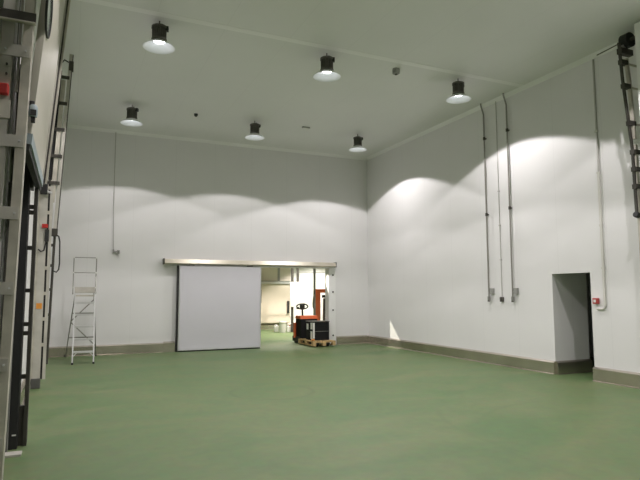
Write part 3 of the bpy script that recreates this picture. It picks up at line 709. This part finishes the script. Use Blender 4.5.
# white screen on dark posts
SY2 = 22.0
a, b_, c_ = at(290, 282, 1, SY2), at(313, 282, 1, SY2), at(291.5, 307, 1, SY2)
o = empty('white_screen', ((a.x+b_.x)/2, SY2, 0)); tag(o, 'bright white screen panel on dark posts beyond the doorway', 'screen')
MB().box(a.x, b_.x+1.3, SY2-0.03, SY2+0.03, c_.z, a.z).build('screen_panel', M['white'], o, bevel=0.01)
for px in (292.3, 297.8):
    q = at(px, 275, 1, SY2+0.08)
    MB().box(q.x-0.045, q.x+0.045, SY2+0.04, SY2+0.12, 0 if px < 295 else c_.z-0.1, BH).build('screen_post', M['darksteel'], o)
MB().box(a.x+0.2, b_.x+1.3, SY2+0.05, SY2+0.09, 2.52, 2.55).build('tie_rod', M['grey'], o)
# rear sliding door with its rail
d5 = struct(empty('door_5', (8.4, BY, 0)), 'cream sliding door with dark handle on the far wall of the rear room')
zr = at(270, 282.5, 1, BY-0.1).z
xa = at(250, 300, 1, BY-0.1).x; xb = at(289.5, 300, 1, BY-0.1).x
MB().box(xa, xb, BY-0.14, BY-0.05, 0.30, zr-0.06).build('leaf', M['backdoor'], d5, bevel=0.01)
MB().box(xa-0.3, xb+0.2, BY-0.2, BY, zr-0.06, zr+0.05).build('rail', M['alu'], d5)
MB().box(xa-0.3, xb+0.2, BY-0.21, BY-0.19, zr+0.045, zr+0.075).build('rail_lip', M['grey'], d5)
qh = at(288.3, 307, 1, BY-0.17)
MB().box(qh.x-0.05, qh.x+0.05, BY-0.2, BY-0.14, qh.z-0.28, qh.z+0.28).build('pull_handle', M['black'], d5, bevel=0.01)
xm = at(279, 275, 1, BY-0.03).x
struct(MB().box(xm-0.05, xm+0.05, BY-0.03, BY, zr+0.08, BH).build('trim_5', M['boxgrey']))
struct(MB().extr([(0, 0), (0.07, 0), (0.07, 0.2), (0, 0.25)], lambda u, v, k: Vector((BX0 if k == 0 else BX1, BY-u, v))).build('baseboard_rear', M['steel']))
# white tubs on the floor
def tub(px, base_y, wpx, hpx, label, kind):
    p = at(px, base_y, 2, 0.0); s = (p-Vector((0, 0, HC))).dot(fw)/F_PX
    r = wpx*s/2; h = hpx*s
    o = empty('bucket' if kind else 'jerrycan', p); tag(o, label, 'bucket' if kind else 'canister')
    if kind:
        MB().lathe([(0.001, 0), (r*0.85, 0), (r, h*0.9), (r*1.03, h*0.9), (r*1.03, h*0.95), (r*0.98, h), (0.001, h)], n=20).build('bucket_body', M['white'], o, smooth=True, loc=(0, 0, 0))
        MB().lathe([(r*1.04, h*0.86), (r*1.07, h*0.86), (r*1.07, h*0.90), (r*1.04, h*0.90)], n=20).build('rim', M['white'], o, loc=(0, 0, 0))
    else:
        MB().box(-r, r, -r*0.7, r*0.7, 0, h*0.82).build('can_body', M['white'], o, bevel=r*0.2, loc=(0, 0, 0))
        MB().tube((r*0.3, 0, h*0.8), (r*0.3, 0, h), r*0.28).build('cap', M['callred'] if px > 288 else M['white'], o, loc=(0, 0, 0))
        MB().path([(-r*0.7, 0, h*0.8), (-r*0.5, 0, h*0.95), (0, 0, h*0.95), (r*0.1, 0, h*0.8)], r*0.12, 6).build('grip', M['white'], o, loc=(0, 0, 0))
tub(276, 332, 4.4, 7.5, 'small white canister left of the tall white bucket', 0)
tub(282.6, 332.3, 7.6, 11.0, 'tall white lidded bucket on the rear room floor', 1)
tub(289.0, 332, 4.6, 7.0, 'small white canister with red cap beside tall bucket', 0)

# added unseen spot in the rear room throws the bright wedge beside the corner
L = bpy.data.lights.new('added_beam_light', 'SPOT'); L.energy = 3500; L.color = (1, 0.93, 0.78); L.spot_size = math.radians(7.5); L.spot_blend = 0.15; L.shadow_soft_size = 0.02
src = Vector((9.03, 14.84, 0.81))+Vector((-1.46, 1.31, 1.36))*2.6
bo = empty('added_wedge_spot', (src.x, src.y, BH)); tag(bo, 'added unseen spotlight that throws the bright wedge by the corner', 'lamp')
tgt = Vector((9.03, 14.68, 0.35))
dv = (tgt-src).normalized()
MB().tube(src-dv*0.22, src-dv*0.02, 0.05, 0.07, n=16).build('added_spot_head', M['lamp_body'], bo)
MB().tube((src.x, src.y, BH), src-dv*0.2, 0.012, n=8).build('added_spot_arm', M['lamp_body'], bo)
lo = bpy.data.objects.new('added_beam_light', L); COL.objects.link(lo)
lo.rotation_euler = dv.to_track_quat('-Z', 'Y').to_euler(); lo.location = src-Vector(bo.location); lo.parent = bo
